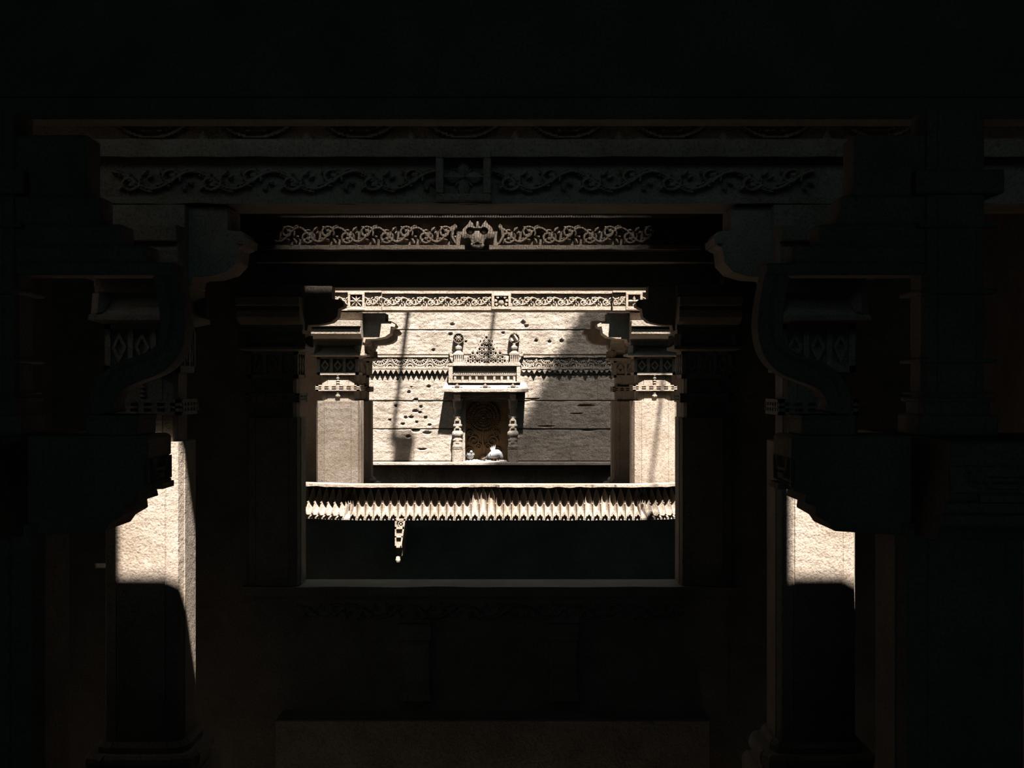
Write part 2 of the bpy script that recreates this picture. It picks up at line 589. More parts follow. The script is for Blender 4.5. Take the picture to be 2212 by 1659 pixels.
def wall_frieze(label, xa, xb, worn):
    loc = (X(xa, DW), DW, Z(810, DW))
    t = thing('carved_frieze', label, 'frieze', loc)
    L = X(xb, DW) - X(xa, DW)
    zz = lambda py: Z(py, DW) - loc[2]
    def rail(y0, y1, pr, nm, seed):
        n = max(2, int(L / .03))
        mb = MB()
        rings = []
        for i in range(n + 1):
            u = L * i / n
            w = worn * .022
            a = mnoise.noise(Vector((u * 7, seed, 1))) * w
            b = mnoise.noise(Vector((u * 7, seed, 5))) * w
            c = abs(mnoise.noise(Vector((u * 9, seed, 9)))) * w * 1.5
            rings.append([(u, .0, zz(y1) + a), (u, -pr + c, zz(y1) + a), (u, -pr + c, zz(y0) + b), (u, .0, zz(y0) + b)])
        mb.loft(rings)
        mb.build(nm, M_WALL, t, bevel=0 if worn else .003)
    rail(768, 772, .07, 'top_fillet', 1)
    rail(792, 797, .065, 'middle_fillet', 2)
    rail(798, 799.5, .06, 'bead', 3)
    pitch = 38.7 * s_w
    n = max(1, round(L / pitch))
    p = L / n
    R = p / 2 * .99
    h = zz(772) - zz(792)
    variants = [relief('lunette', -p / 2, p / 2, -h, 0, .0045, lunette_fn(R, .05, worn, k)) for k in range(3 if worn else 1)]
    for i in range(n):
        link('lunette', variants[i % len(variants)], M_WALL, t, (p * (i + .5), -0.005, zz(772)))
    tp = 11.2 * s_w
    m = int(L / tp)
    h2 = zz(799) - zz(808)
    mb = MB().prism([(-tp * .46, 0), (tp * .46, 0), (0, -h2)], lambda u, v, q: (u, q, v), 0.0, -.072)
    tm = mb.mesh('tooth', .003)
    mb = MB().prism([(-tp * .46, 0), (tp * .46, 0), (tp * .1, -h2 * .6), (-tp * .2, -h2 * .5)], lambda u, v, q: (u, q, v), 0.0, -.05)
    tw = mb.mesh('tooth_worn', .003)
    for me in (tm, tw):
        me.materials.append(M_WALL)
    for i in range(m):
        link('tooth', tw if (worn and (i * 7) % 5 < 3) else tm, M_WALL, t, (tp * (i + .5), 0, zz(799.5)))
    return t


wall_frieze('crisp sunlit wall frieze of fan lunettes over a row of pointed teeth', 800, 972, 0.0)
wall_frieze('weathered carved stone frieze of eroded lunettes, half in shade on the well wall', 1126, 1352, 0.8)


# ------------------------------------------------------------------ the wall niche
def build_niche():
    ox, oz = X(1049, DW), Z(997, DW)
    t = thing('wall_niche', 'ornate carved stone niche with sloping eave and pierced triangular crest on the rear wall', 'niche', (ox, DW, oz))
    xx = lambda px: (px - 1049) * s_w
    zz = lambda py: (997 - py) * s_w
    # recess lining
    x0, x1, zt = xx(1003), xx(1099), zz(866)
    body = MB()
    body.box(x0 - .02, x0 + .012, -.02, .5, 0, zt).box(x1 - .012, x1 + .02, -.02, .5, 0, zt).box(x0, x1, -.02, .5, zt - .012, zt + .02)
    body.build('recess_lining', M_WALL, t)
    # carved back panel
    R = 40 * s_w
    def back_fn(U, V):
        cx, cy = xx(1043), zz(903)
        r = np.hypot(U - cx, V - cy)
        a = np.arctan2(V - cy, U - cx)
        H = np.zeros(U.shape)
        for k, (ra, rb, n) in enumerate(((.10, .16, 12), (.20, .27, 20), (.31, .40, 28), (.45, .55, 36), (.60, .72, 44))):
            ra, rb = ra * R * 1.25, rb * R * 1.25
            m = (r > ra) & (r < rb)
            H = np.where(m, .035 * (.45 + .55 * (np.sin(a * n) > -.2)), H)
        H = np.maximum(H, .05 * np.sqrt(np.clip(1 - (r / (.09 * R)) ** 2, 0, 1)))
        for sgn in (-1, 1):
            for (sx, sy, rr) in ((20, 955, 13), (10, 966, 8), (28, 938, 7), (30, 975, 8)):
                px_, py_ = xx(1043 + sgn * sx), zz(sy)
                sp = [(px_ + sgn * rr * s_w * (1 - .8 * k) * math.cos(k * 9), py_ + rr * s_w * (1 - .8 * k) * math.sin(k * 9)) for k in np.linspace(0, 1, 22)]
                H = np.maximum(H, stroke(U, V, sp, .016, .012, .035))
        stem = [(xx(1043), zz(930)), (xx(1041), zz(950)), (xx(1045), zz(972)), (xx(1043), zz(990))]
        H = np.maximum(H, stroke(U, V, stem, .02, .035, .03))
        return H
    link('carved_back_panel', relief('carved_back_panel', x0, x1, 0, zt, .006, back_fn), M_RELIEF, t, (0, .42, 0))['label'] = 'ochre panel carved with concentric rings'
    # ochre lump leaning on the panel
    mb = MB().lathe([(0, .055), (.03, .07), (.07, .068), (.10, .045), (.115, .01)], xx(1044), .34, 10)
    me = mb.mesh('offering_boss', smooth=True)
    wobble(me, .012, 14)
    link('offering_boss', me, M_RELIEF, t)
    # lintel above the opening
    MB().box(xx(985), xx(1116), -.16, .3, zz(862), zz(856)).build('inner_lintel', M_WALL, t, bevel=.004)
    MB().box(xx(976), xx(1122), -.20, .1, zz(856), zz(846)).build('architrave', M_WALL, t, bevel=.004)
    # colonnettes
    for cx in (989, 1108):
        s = s_w
        P = lambda py, r: (zz(py), r * s * 1.08)
        prof = [P(997, 10.5), P(970, 10.5), P(970, 9.8), P(968, 9.8), P(968, 11), P(966, 11), P(966, 9.3), P(964.5, 9.3), P(964.5, 10.4), P(963, 10.4),
                P(962, 9.6), P(951, 8.8), P(950.5, 10), P(948, 10), P(948, 8.6), P(942, 8.2), P(941, 10.2), P(938, 11.4), P(935, 11.4), P(931, 9.4),
                P(930, 7.6), P(921, 7.4), P(920, 9), P(917, 9), P(916, 7), P(903, 6.8), P(901, 8.6), P(896, 8.8), P(895.5, 6), P(884, 6), P(880, 8), P(868, 9), P(862, 10.5)]
        sq = [(math.cos(a), math.sin(a)) for a in (PI / 4 + k * PI / 4 for k in range(8))]
        rings = []
        for z, r in prof:
            ring = []
            for k in range(16):
                a = 2 * PI * k / 16 + PI / 16
                c, q = math.cos(a), math.sin(a)
                m = 1 / max(abs(c), abs(q)) if (r > 10.2 * s * 1.08 and z < zz(969)) else min(1.12, 1 / max(abs(c), abs(q)))
                ring.append((xx(cx) + r * c * m, -.11 + r * q * m, z))
            rings.append(ring)
        c = MB().loft(rings).build('colonnette', M_WALL, t, bevel=.0)
        # little arched carvings on the front of the colonnette
        for (py, hh) in ((957, 8), (925, 6), (909, 8)):
            MB().prism([(-.035, 0), (.035, 0), (.035, hh * s * .5), (0, hh * s), (-.035, hh * s * .5)], lambda u, v, q: (xx(cx) + u, q, zz(py) + v), -.10, -.205).build('carved_leaf', M_WALL, c, bevel=.004)
        # bracket under the eave
        prof2 = [(-.05, zz(880)), (-.12, zz(878)), (-.2, zz(866)), (-.30, zz(860)), (-.36, zz(852)), (-.36, zz(846)), (-.05, zz(846))]
        MB().prism(prof2, lambda u, v, q: (xx(cx) + q, u, v), -.06, .06).build('eave_bracket', M_WALL, t, bevel=.004)
    # sloping eave
    e = MB()
    prof = [(0.1, zz(826)), (-.06, zz(826)), (-.40, zz(840)), (-.45, zz(840.5)), (-.45, zz(846)), (-.38, zz(847)), (0.1, zz(846))]
    xa, xb = xx(957), xx(1141)
    # hipped ends: narrower at the wall
    ringL = [(xa + (.45 + u) * .12, u, v) for u, v in prof]
    ringR = [(xb - (.45 + u) * .12, u, v) for u, v in prof]
    n = 24
    rings = []
    for i in range(n + 1):
        f = i / n
        sag = .012 * mnoise.noise(Vector((f * 9, 2, 3)))
        rings.append([(a[0] * (1 - f) + b[0] * f, a[1], a[2] + (sag if a[1] < -.3 else 0)) for a, b in zip(ringL, ringR)])
    e.loft(rings)
    eave = e.build('eave', M_WALL, t)
    for cx in (989, 1049, 1108):
        def gab(U, V):
            w = 13.5 * s_w
            hh = 12 * s_w
            inside = (V > 0) & (np.abs(U) < w * (1 - V / hh))
            H = np.where(inside, .035, 0)
            r = np.hypot(U, V)
            H = np.where(inside & (r < 7 * s_w), .02, H)
            H = np.where(inside & (r < 4.6 * s_w), .045 * (np.sin(np.arctan2(V, U) * 7) > -.3) + .012, H)
            H = np.where(inside & (r > 8.5 * s_w) & (r < 9.5 * s_w), .012, H)
            return H
        g = relief_cut('eave_gable', -15 * s_w, 15 * s_w, -.002, 13 * s_w, .006, gab, back=.03)
        o = link('eave_gable', g, M_WALL, eave, (xx(cx), -.34, zz(839.5)))
        o.rotation_euler.x = math.radians(-48)
    # upper gallery box
    u = MB()
    u.box(xx(970), xx(1125), -.245, .05, zz(791), zz(785)).build('gallery_cornice', M_WALL, t, bevel=.006)
    for (a, b) in ((970, 979), (1116, 1124)):
        MB().box(xx(a), xx(b), -.235, .05, zz(827), zz(791)).build('gallery_post', M_WALL, t, bevel=.004)
    MB().box(xx(978), xx(1117), -.13, .05, zz(827), zz(791)).build('gallery_back', M_WALL, t)
    MB().box(xx(978), xx(1117), -.175, -.12, zz(804), zz(802.5)).build('gallery_fillet', M_WALL, t)
    MB().box(xx(978), xx(1117), -.175, -.12, zz(811), zz(809)).build('gallery_fillet', M_WALL, t)
    dm = MB().box(-.011, .011, -.17, -.12, 0, 4.2 * s_w).mesh('dentil')
    dm.materials.append(M_WALL)
    for i in range(34):
        link('dentil', dm, M_WALL, t, (xx(982 + i * 4), 0, zz(808.5)))
    for px in (984, 1000, 1016, 1030, 1049, 1068, 1084, 1098, 1111):
        MB().box(xx(px) - .022, xx(px) + .022, -.165, -.12, zz(826.5), zz(811)).build('baluster', M_WALL, t, bevel=.004)
    MB().box(xx(972), xx(1123), -.23, -.1, zz(827.5), zz(824)).build('gallery_sill', M_WALL, t, bevel=.004)
    # pierced crest: backing with a stepped triangular outline, rings and studs in rows
    def out(U, V):
        hw = np.where(V < 50 * s_w, (52 - 0.80 * (V / s_w)) * s_w, (14 - .62 * (V / s_w - 50)) * s_w)
        hw = hw + 2.5 * s_w * np.sin(V / s_w * .9)
        return np.where((np.abs(U) < hw) & (V >= 0) & (V < 68 * s_w), .05, 0)
    link('crest_backing', relief_cut('crest_backing', -56 * s_w, 56 * s_w, 0, 70 * s_w, .012, out, back=.03), M_WALL, t, (xx(1051), 0, zz(785)))
    rm = MB()
    pts = []
    r0, r1 = 4.7 * s_w, 2.7 * s_w
    rings = []
    for k in range(10):
        a = 2 * PI * k / 10
        rings.append([(r1 * math.cos(a), 0.0, r1 * math.sin(a)), (r1 * 1.05 * math.cos(a), -.05, r1 * 1.05 * math.sin(a)),
                      (r0 * .95 * math.cos(a), -.055, r0 * .95 * math.sin(a)), (r0 * math.cos(a), 0.0, r0 * math.sin(a))])
    rings.append(rings[0])
    rm.loft(rings, caps=False)
    rmesh = rm.mesh('pierced_ring')
    rmesh.materials.append(M_WALL)
    stud = MB().lathe([(0, .012), (.03, .012), (.045, .006)], 0, 0, 6).mesh('stud')
    stud.materials.append(M_WALL)
    big = relief_cut('crest_flower', -7 * s_w, 7 * s_w, -7 * s_w, 7 * s_w, .004, flower_fn(7 * s_w, 8, .04))
    row = 0
    v = 5.0
    while v < 62:
        hw = (50 - .80 * v) if v < 50 else (12 - .62 * (v - 50))
        n = int(hw / 4.9)
        off = 0 if row % 2 == 0 else .5
        for k in range(-n, n + 1):
            uu = (k + off) * 9.8
            if abs(uu) < hw - 2:
                link('pierced_ring', rmesh, M_WALL, t, (xx(1051 + uu), -.05, zz(785 - v)))
        row += 1
        v += 8.4
    for (uu, v) in ((0, 26), (-18, 13), (18, 13), (0, 46), (0, 9)):
        link('crest_flower', big, M_WALL, t, (xx(1051 + uu), -.09, zz(785 - v)))
    # disc finials on pedestals
    for k, cx in enumerate((991, 1111)):
        f = MB()
        f.box(xx(cx - 12), xx(cx + 12), -.2, .05, zz(786), zz(782)).box(xx(cx - 9), xx(cx + 9), -.15, .05, zz(782), zz(767.5))
        f.box(xx(cx - 11), xx(cx + 11), -.19, .05, zz(767.5), zz(763))
        ped = f.build('finial_pedestal', M_WALL, t, bevel=.004)
        for j in range(5):
            MB().box(xx(cx - 8 + j * 4) - .009, xx(cx - 8 + j * 4) + .009, -.185, -.14, zz(781.5), zz(768)).build('flute', M_WALL, ped)
        MB().lathe([(zz(763), .09), (zz(760), .06), (zz(757), .035), (zz(754), .06), (zz(750), .065), (zz(746), .03), (zz(741), .03)], xx(cx), -.08, 10).build('finial_stem', M_WALL, t)
        R = 12 * s_w
        def disc(U, V, kk=k):
            r = np.hypot(U, V)
            a = np.arctan2(V, U)
            H = np.where(r < R, .04, 0.0)
            H = np.where((r > .80 * R) & (r < R), .055 + .03 * (np.sin(a * 22) > 0), H)
            H = np.where((r > .70 * R) & (r < .80 * R), .02, H)
            fl = flower_fn(.68 * R, 8, .045, .26, .40)(U, V)
            H = np.where(r < .70 * R, .025 + fl, H)
            if kk == 1:
                d = (U - .1 * R) * .6 + (V + .1 * R)
                H = np.where((r < .72 * R), .03 + .05 * (np.sin(U / R * 5 + V / R * 3) * .5 + .5), H)
                H = np.where((np.hypot(U + .15 * R, V + .85 * R) < .35 * R), 0, H)
            return H
        link('disc_finial', relief_cut('disc_finial', -R * 1.02, R * 1.02, -R * 1.02, R * 1.02, .005, disc, back=.02), M_WALL, t, (xx(cx), -.06, zz(731)))
        sgn = -1 if k == 0 else 1
        MB().tube([(xx(cx + sgn * 11), -.1, zz(768)), (xx(cx + sgn * 17), -.1, zz(768)), (xx(cx + sgn * 19), -.1, zz(763)), (xx(cx + sgn * 16), -.1, zz(758)), (xx(cx + sgn * 14), -.1, zz(762))],
                  [.03, .028, .024, .018, .012], 6).build('side_scroll', M_WALL, t)
    # droppings and grain on the sill
    def heap(U, V):
        return np.where((V >= 0), 1, 0) * 0.0
    verts = []
    nx, ny = 60, 14
    mb = MB()
    vs, fs = [], []
    for j in range(ny + 1):
        for i in range(nx + 1):
            xq = x0 + .02 + (x1 - x0 - .04) * i / nx
            yq = -.17 + .40 * j / ny
            ed = min(1, j / 2.0, (ny - j) / 2.0, i / 2.0, (nx - i) / 2.0)
            hz = ed * max(0, .018 + .03 * mnoise.noise(Vector((xq * 9, yq * 9, 3))) + .012 * mnoise.noise(Vector((xq * 40, yq * 40, 1))))
            vs.append((xq, yq, hz + .001))
    for j in range(ny):
        for i in range(nx):
            a = j * (nx + 1) + i
            fs.append((a, a + 1, a + nx + 2, a + nx + 1))
    mb.add(vs, fs)
    o = mb.build('scattered_grain', M_GRAIN, t)
    o['kind'] = 'stuff'
    return t


build_niche()


# ------------------------------------------------------------------ pigeons
def bird_body(spine):
    rings = []
    P = [Vector((a, 0, b)) for a, b, _, _ in spine]
    seg = 14
    for i, (a, b, rw, rh) in enumerate(spine):
        t = (P[min(i + 1, len(P) - 1)] - P[max(i - 1, 0)]).normalized()
        up = Vector((0, 1, 0)).cross(t) * -1
        rings.append([tuple(P[i] + Vector((0, 1, 0)) * rw * math.cos(2 * PI * k / seg) + up * rh * math.sin(2 * PI * k / seg)) for k in range(seg)])
    return MB().loft(rings)


def wing_mesh(sgn, lift=0.0):
    mb = MB()
    prof = [(.075, .13, .004), (.05, .15, .03), (.0, .14, .042), (-.06, .105, .036), (-.12, .075, .02), (-.16, .06, .004)]
    rings = []
    for (x, z, hh) in prof:
        y = sgn * (.058 if x > -.05 else .045 - (abs(x) - .05) * .2)
        rings.append([(x, y + sgn * .012, z), (x, y, z + hh * .8), (x, y - sgn * .018, z), (x, y, z - hh)])
    mb.loft(rings)
    return mb


def pigeon(label, px, dy, rz, spine, raised=False):
    t = thing('pigeon', label, 'pigeon', (X(px, DW), DW + dy, Z(997, DW)), 'pigeons in the niche')
    t.rotation_euler.z = rz
    b = bird_body(spine).build('body', M_PALE, t, smooth=True)
    for sgn in (-1, 1):
        w = wing_mesh(sgn).build('wing', M_FEATHER, t, smooth=False)
        for k in range(2):
            MB().box(-.055 - .04 * k, -.04 - .04 * k, sgn * .054 - .012, sgn * .054 + .010, .095, .13).build('wing_bar', M_DARK, w)
        MB().tube([(.0, sgn * .02, .06), (.005, sgn * .022, .03), (.0, sgn * .022, .004)], [.008, .006, .006], 6).tube([(-.02, sgn * .022, .005), (.035, sgn * .024, .005)], [.005, .004], 5).build('leg', M_LEG, t)
    if raised:
        for k in range(4):
            lean = math.radians(24 - 11 * k)
            L = .095 + .012 * k
            pts = [(-.008, 0), (.008, 0), (.012, L * .6), (.004, L), (-.009, L * .7)]
            MB().prism(pts, lambda u, v, q: (-.035 + u * math.cos(lean) - v * math.sin(lean) + k * .008, q, .155 + u * math.sin(lean) + v * math.cos(lean)), .028 + .006 * k, .033 + .006 * k).build('raised_feather', M_PALE, t)
    hx, hz = spine[-3][0], spine[-3][1]
    MB().lathe([(0, .006), (.004, .004)], 0, 0, 6).build('eye', M_DARK, t, (hx + .006, -.024, hz))
    tip = spine[-1]
    MB().tube([(tip[0] - .008, 0, tip[1]), (tip[0] + .022, 0, tip[1] - .006)], [.007, .001], 6).build('beak', M_BEAK, t)
    return t


SP1 = [(-.19, .055, .03, .005), (-.12, .08, .032, .01), (-.08, .09, .045, .03), (-.04, .095, .058, .05), (.01, .105, .066, .062), (.05, .12, .058, .058),
       (.08, .15, .036, .036), (.092, .175, .028, .03), (.105, .19, .026, .027), (.125, .188, .016, .016), (.134, .186, .007, .007)]
pigeon('small pale pigeon facing out of the niche beside the sunlit colonnette', 1016, -.04, math.radians(-78), SP1)
SP2 = [(-.20, .045, .035, .005), (-.13, .07, .034, .011), (-.085, .09, .05, .035), (-.04, .11, .066, .06), (.02, .13, .078, .078), (.07, .135, .07, .07),
       (.105, .125, .045, .045), (.125, .10, .03, .032), (.135, .08, .026, .027), (.138, .06, .016, .016), (.139, .05, .007, .007)]
pb = pigeon('plump white-grey pigeon preening with raised feathers on the niche sill', 1067, -.06, math.radians(-14), SP2, True)
pb.scale = (1.12, 1.12, 1.12)


# ------------------------------------------------------------------ pillars
def section(w, g=0.0):
    """square shaft with shallow double-faceted corners"""
    h = w / 2
    q = [(-.30, -1 + .0), (.30, -1 + .0)]
    pts = []
    for k in range(4):
        a = k * PI / 2
        c, s = math.cos(a), math.sin(a)
        for (u, v) in ((-.90, -.90), (-.62, -.985), (-.605, -.955), (-.59, -1.0), (.59, -1.0), (.605, -.955), (.62, -.985)):
            pts.append(((u * c - v * s) * h, (u * s + v * c) * h))
    return pts


def sq(w):
    h = w / 2
    return [(-h, -h), (h, -h), (h, h), (-h, h)]


def stack(levels, sec):
    """levels: (z, width)"""
    mb = MB()
    mb.loft([[(x, y, z) for x, y in sec(w)] for z, w in levels])
    return mb


def arm_profile(w, z0, H, pts):
    return [(u * w, z0 + v * H) for u, v in pts]


ARM = [(.30, .66), (.60, .66), (.62, .70), (.85, .705), (1.05, .725), (1.16, .765), (1.18, .825), (1.25, .835), (1.27, .865), (1.24, .895),
       (1.06, .90), (1.06, 1.0), (.30, 1.0)]


ARM_F = [(.30, .66), (.55, .66), (.57, .70), (.72, .705), (.86, .72), (.95, .75), (.97, .80), (.92, .83), (1.03, .835), (1.05, .90), (.60, .905), (.60, 1.0), (.30, 1.0)]


def rot(k):
    c, s = round(math.cos(k * PI / 2)), round(math.sin(k * PI / 2))
    return c, s


def carved_box(w, z0, z1, n=3, inset=.03):
    """core with framed panels and lozenges on the four sides"""
    mb = MB()
    h = w / 2
    mb.box(-h + inset, h - inset, -h + inset, h - inset, z0, z1)
    H = z1 - z0
    for k in range(4):
        c, s = rot(k)
        T = lambda x, y, z: (x * c - y * s, x * s + y * c, z)
        def bx(x0, x1, za, zb, d=0.0):
            vs = [T(x, y, z) for z in (za, zb) for (x, y) in ((x0, -h + d), (x1, -h + d), (x1, -h + inset + .01), (x0, -h + inset + .01))]
            mb.add(vs, [(0, 3, 2, 1), (4, 5, 6, 7), (0, 1, 5, 4), (1, 2, 6, 5), (2, 3, 7, 6), (3, 0, 4, 7)])
        bx(-h, h, z0, z0 + .14 * H)
        bx(-h, h, z1 - .10 * H, z1)
        for i in range(n + 1):
            xc = -h + .04 * w + (w - .08 * w) * i / n
            bx(xc - .035 * w, xc + .035 * w, z0 + .1 * H, z1 - .08 * H, .002)
        for i in range(n):
            xc = -h + .04 * w + (w - .08 * w) * (i + .5) / n
            zc = (z0 + z1) / 2 + .02 * H
            a, b = .10 * w, .32 * H
            P = [(xc - a, zc), (xc, zc - b), (xc + a, zc), (xc, zc + b)]
            Q = [(xc - a * .55, zc), (xc, zc - b * .55), (xc + a * .55, zc), (xc, zc + b * .55)]
            for j in range(4):
                j2 = (j + 1) % 4
                vs = [T(*q) for q in ((P[j][0], -h + .006, P[j][1]), (P[j2][0], -h + .006, P[j2][1]), (Q[j2][0], -h + .006, Q[j2][1]), (Q[j][0], -h + .006, Q[j][1]),
                                      (P[j][0], -h + inset + .005, P[j][1]), (P[j2][0], -h + inset + .005, P[j2][1]), (Q[j2][0], -h + inset + .005, Q[j2][1]), (Q[j][0], -h + inset + .005, Q[j][1]))]
                mb.add(vs, [(0, 1, 2, 3), (0, 4, 5, 1), (2, 6, 7, 3), (4, 7, 6, 5)])
    return mb


def pierced_band(w, z0, z1, inset=.028):
    mb = MB()
    h = w / 2
    mb.box(-h + inset, h - inset, -h + inset, h - inset, z0, z1)
    H = z1 - z0
    mb.box(-h, h, -h, h, z0, z0 + .22 * H).box(-h, h, -h, h, z1 - .22 * H, z1)
    for k in range(4):
        c, s = rot(k)
        n = 6
        for i in range(n + 1):
            xc = -h + w * i / n
            for (x0, x1, xa, xb) in ((xc - .035 * w, xc + .035 * w, xc - .035 * w, xc + .035 * w),):
                x0, x1 = max(x0, -h), min(x1, h)
                vs = []
                for (z) in (z0, z1):
                    for (x, y) in ((x0, -h + .001), (x1, -h + .001), (x1, -h + inset + .01), (x0, -h + inset + .01)):
                        vs.append((x * c - y * s, x * s + y * c, z))
                mb.add(vs, [(0, 3, 2, 1), (4, 5, 6, 7), (0, 1, 5, 4), (1, 2, 6, 5), (2, 3, 7, 6), (3, 0, 4, 7)])
        x0, x1 = -h, h
        zc = (z0 + z1) / 2
        vs = []
        for z in (zc - .07 * H, zc + .07 * H):
            for (x, y) in ((x0, -h + .002), (x1, -h + .002), (x1, -h + inset + .01), (x0, -h + inset + .01)):
                vs.append((x * c - y * s, x * s + y * c, z))
        mb.add(vs, [(0, 3, 2, 1), (4, 5, 6, 7), (0, 1, 5, 4), (1, 2, 6, 5), (2, 3, 7, 6), (3, 0, 4, 7)])
    return mb


def pillar(label, group, px, D, w, zf, zs, zt, pendant=True, base=True, arms=(0, 1, 2, 3), side=.40):
    t = thing('stone_pillar', label, 'pillar', (X(px, D), D, zf), group)
    S, T = zs - zf, zt - zf
    H = T - S
    zz = lambda f: S + f * H
    if base:
        bl = [(0, 1.36), (.05, 1.36), (.07, 1.42), (.10, 1.44), (.13, 1.42), (.15, 1.34), (.15, 1.16), (.19, 1.16), (.22, 1.08)]
        stack([(z, w * k) for z, k in bl], lambda q: section(q)).build('base', M_STONE, t)
        b0 = .22
        if zf == 0.0:
            stack([(-3.6, w * 1.5), (-.04, w * 1.5), (0, w * 1.42)], sq).build('pedestal', M_STONE, t, bevel=.01)
    else:
        b0 = 0
    sh = stack([(b0, w), (S, w)], section).build('shaft', M_STONE, t, bevel=.003)
    stack([(S, .80 * w), (zz(.30), .80 * w)], section).build('neck', M_STONE, t)
    pierced_band(w * .99, zz(.114), zz(.181)).build('pierced_band', M_STONE, t)
    carved_box(w * .93, zz(.295), zz(.50)).build('carved_block', M_STONE, t)
    stack([(zz(.50), w * .95), (zz(.515), w * 1.24), (zz(.535), w * 1.24), (zz(.545), w * 1.12), (zz(.57), w * .98), (zz(.61), w * .94), (zz(.63), w * 1.1)], sq).build('capital_moulding', M_STONE, t)
    for (sx, sy) in ((-1, -1), (1, -1), (1, 1), (-1, 1)):
        MB().prism([(.40 * w, zz(.63)), (.56 * w, zz(.63)), (.575 * w, zz(.54)), (.50 * w, zz(.55))],
                   lambda u, v, q: (sx * (u * .98 + q), sy * (u - q), v), -.03, .03).build('corner_leaf', M_STONE, t, bevel=.004)
    stack([(zz(.63), w * 1.12), (zz(.70), w * 1.12)], sq).build('abacus', M_STONE, t, bevel=.006)
    for k in arms:
        c, s = rot(k)
        prof = arm_profile(w, S, H, ARM_F if k % 2 else ARM)
        hw = w * (.57 if k % 2 == 1 else side)
        mbm = MB().prism(prof, lambda u, v, q: (u * c - q * s, u * s + q * c, v), -hw, hw)
        arm = mbm.build('bracket_arm', M_STONE, t, bevel=.004)
        if k % 2 == 0:
            MB().prism([(1.18 * w, zz(.845)), (1.275 * w, zz(.84)), (1.285 * w, zz(.87)), (1.2 * w, zz(.89))], lambda u, v, q: (u * c - q * s, u * s + q * c, v), -hw * 1.06, hw * 1.06).build('scroll_roll', M_STONE, arm)
    if pendant:
        pr = [(zz(.04), .004), (zz(.045), .030), (zz(.06), .034), (zz(.075), .022), (zz(.09), .030), (zz(.105), .022)]
        pz = zz(.105)
        while pz < zz(.28):
            pr += [(pz + .004, .010), (pz + .016, .022), (pz + .028, .010)]
            pz += .03
        MB().lathe(pr, 0, -.40 * w - .012, 8).build('pendant_chain', M_STONE, t)
    return t


g = 'front pillars standing on the balcony of the well'
for px, lab in ((735, 'dull grey half-lit square pillar with bracket capital behind the petal ledge'), (1410, 'bright sunlit square pillar with bracket capital beside the shaded wall')):
    pillar(lab, g, px, DC, .555, 1.0, Z(866, 17.22), Z(675.5, 17.22), base=False)
g = 'pillars at the rear of the well balcony'
for px, lab in ((764, 'shaded rear balcony pillar against the crisp frieze'), (1360, 'shaded rear balcony pillar against the weathered frieze')):
    pillar(lab, g, px, DE, .54, 1.0, 2.35, 3.52, pendant=False)
g = 'tall pillars flanking the sunken aisle'
for px, lab in ((327, 'tall pillar whose sunny patch runs on down one corner beside the slotted screen'), (1750, 'tall pillar with a short square sunny patch beside the plain screen wall')):
    pillar(lab, g, px, DA, .535, 0.0, Z(955, 9.23), 3.785)
g = 'dark pillars of the framed opening'
for px, lab in ((598, 'black silhouetted pillar of the framed opening next to the slotted screen'), (1520, 'black silhouetted pillar of the framed opening next to the plain screen')):
    pillar(lab, g, px, DB, .52, .675, 2.28, 3.545, pendant=False, base=False, side=.24)


